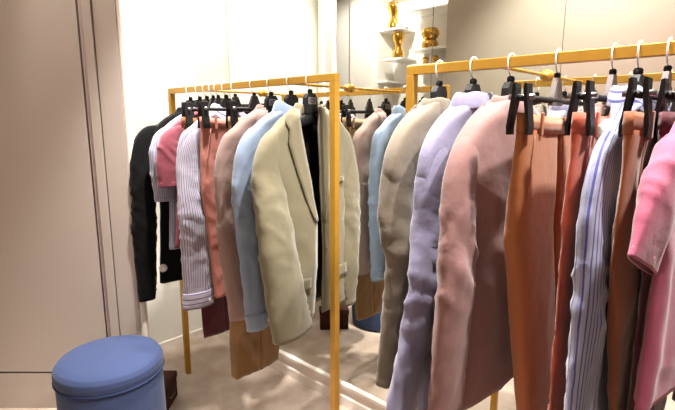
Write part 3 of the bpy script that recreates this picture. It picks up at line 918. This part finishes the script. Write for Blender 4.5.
# ------------------------------------------------------------------ right rack, from its far end
coat_hanger(-.757, -2, 'black hanger holding the beige blazer at the far end of the right rack', group=HR, lab=False)
blazer('blazer', -.757, -2, 'beige blazer seen from behind at the far end of the right rack, sleeve hanging long', M['beige_dark'], -1, 11.0, hem=.76, cuff=.70, group=GR,
       side_args={-1: dict(outer=.20, cuffs=.235, r0=.058, r1=.056, rcuff=.045, el=(.205, .035))})
coat_hanger(-.648, -2, 'black hanger holding the lilac shirt on the right rack', group=HR, lab=False)
shirt('shirt', -.648, -2, 'lilac shirt between the beige and the rose blazer on the right rack', M['lilac'], -1, 12.0, hem=0.62, cuff=0.62, group=GR,
      side_args={-1: dict(outer=.205, cuffs=.33, r0=.055, r1=.06, rcuff=.052, el=(.235, .02))}, thin=0.9)
coat_hanger(-.54, -3, 'black hanger holding the rose blazer on the right rack', group=HR, lab=False)
blazer('blazer', -.54, -4, 'rose pink blazer seen from behind on the right rack', M['blush_rose'], -1, 13.0, hem=0.7, cuff=.72, group=GR, size=1.08,
       side_args={-1: dict(outer=.235, cuffs=.265, r0=.06, r1=.06, rcuff=.055, el=(.25, .02))})
clip_hanger(-.421, 0, 'clip hanger with a grey plate holding the tan trousers on the right rack', -.215, .21, 'plate_grey', group=HR)
trousers('trousers', -.421, 0, 'tan cotton trousers, wide front facing out, on the right rack', M['tan'], 14.0, hem=.46, wl=-.215, wr=0.24, group=GR, hemw=.085, hemc=(.07, .225), crease=.5)
clip_hanger(-0.298, -2, 'clip hanger with a grey plate holding the salmon trousers on the right rack', -.19, .19, 'plate_grey', group=HR)
trousers('trousers', -0.298, -2, 'brick salmon trousers with a white tag on the right rack', M['salmon_red'], 15.0, hem=0.55, wl=-0.22, wr=.2, group=GR, hemw=.10, tags=[(-.165, 1.43)], dep=.5)
coat_hanger(-0.247, -1, 'black hanger holding the blue striped shirt on the right rack', group=HR, lab=False)
shirt('shirt', -0.247, -1, 'white shirt with blue candy stripes on the right rack', M['stripe_blue'], 1, 16.0, hem=0.72, cuff=0.74, group=GR,
      side_args={-1: dict(outer=.225, cuffs=.25, r0=.066, r1=.066, rcuff=.06)}, thin=.6)
clip_hanger(-0.192, -3, 'clip hanger with a grey plate holding the rust trousers on the right rack', -.20, .19, 'plate_grey', group=HR)
trousers('trousers', -0.192, -3, 'rust brown trousers behind the pink t-shirt on the right rack', M['brown'], 17.0, hem=.55, wl=-0.245, wr=.2, group=GR, hemw=.06, dep=.5, hemc=(.0, .13))
clip_hanger(-.155, -3, 'clip hanger holding the maroon trousers behind the pink t-shirt', -.13, .17, 'plate_grey', group=HR)
trousers('trousers', -.155, -3, 'maroon trousers half hidden below the pink t-shirt on the right rack', M['maroon'], 28.0, hem=.50, wl=-.155, wr=.185, group=GR, dep=.4, hemw=.075)
coat_hanger(-0.118, -7, 'black hanger holding the pink t-shirt on the right rack', group=HR, lab=False)
shirt('t_shirt', -0.118, -7, 'pink short-sleeved t-shirt nearest the right edge of the photo', M['tee_pink'], 1, 18.0, hem=.86, short=True, collar=False, crew=True, cat='t-shirt', group=GR,
      side_args={-1: dict(stick=True)}, thin=.6)

# ------------------------------------------------------------------ light
def spot(loc, to, e, size, rad=.05, c=(1, .965, .91), blend=.6):
    l = bpy.data.lights.new('spot_light', 'SPOT'); l.energy = e; l.spot_size = math.radians(size); l.spot_blend = blend
    l.shadow_soft_size = rad; l.color = c
    o = bpy.data.objects.new('spot_light', l); col.objects.link(o); o.location = loc
    o.rotation_euler = (Vector(to) - Vector(loc)).to_track_quat('-Z', 'Y').to_euler()
def area(loc, to, e, sx, sy, c=(1, .96, .9)):
    l = bpy.data.lights.new('area_fill', 'AREA'); l.energy = e; l.shape = 'RECTANGLE'; l.size = sx; l.size_y = sy; l.color = c
    o = bpy.data.objects.new('area_fill', l); col.objects.link(o); o.location = loc
    o.rotation_euler = (Vector(to) - Vector(loc)).to_track_quat('-Z', 'Y').to_euler()
spot((-1.75, 1.45, 2.9), (-2.77, 1.35, 1.35), 185, 95)
spot((-2.36, .72, 2.9), (-2.3, 1.2, 0), 190, 40)
spot((-1.5, 1.05, 2.9), (-1.5, 1.15, .7), 470, 72)
spot((-.55, 1.05, 2.9), (-.5, 1.15, .7), 420, 72)
spot((.8, -.5, 2.9), (-.42, 1.2, 1.25), 22, 42)
spot((.28, 1.12, 2.9), (-.35, 1.2, 1.1), 290, 70)
spot((-2.95, YB - .05, 2.9), (-2.95, YN, 2.0), 38, 130)
spot((-3.0, -.35, 2.9), (-3.6, -1.0, 2.0), 110, 90)  # added spot, brightens the white back wall that the mirror shows
spot((-1.2, .0, 2.9), (-1.2, YB, 1.9), 130, 100)  # added spot, lifts the painted back wall in the reflection
area((-1.0, -.1, 2.92), (-1.0, -.1, 0), 1.5, 3.0, 1.2)  # soft fill added under the ceiling, stands for no fixture

w = bpy.data.worlds.new('World'); scene.world = w; w.use_nodes = True
w.node_tree.nodes['Background'].inputs['Color'].default_value = (1, .95, .9, 1); w.node_tree.nodes['Background'].inputs['Strength'].default_value = .05

# ------------------------------------------------------------------ camera
cd = bpy.data.cameras.new('camera'); cam = bpy.data.objects.new('camera', cd); col.objects.link(cam)
cd.sensor_width = 36; cd.lens = 470 / 675 * 36; cd.clip_start = .05
cam.location = (0, 0, 1.45)
cam.rotation_euler = (math.radians(90 - 10.133), 0, math.radians(42.792))
scene.camera = cam
scene.view_settings.view_transform = 'Standard'
scene.view_settings.look = 'None'
scene.view_settings.gamma = 1
scene.view_settings.use_curve_mapping = False
scene.view_settings.exposure = 0.0
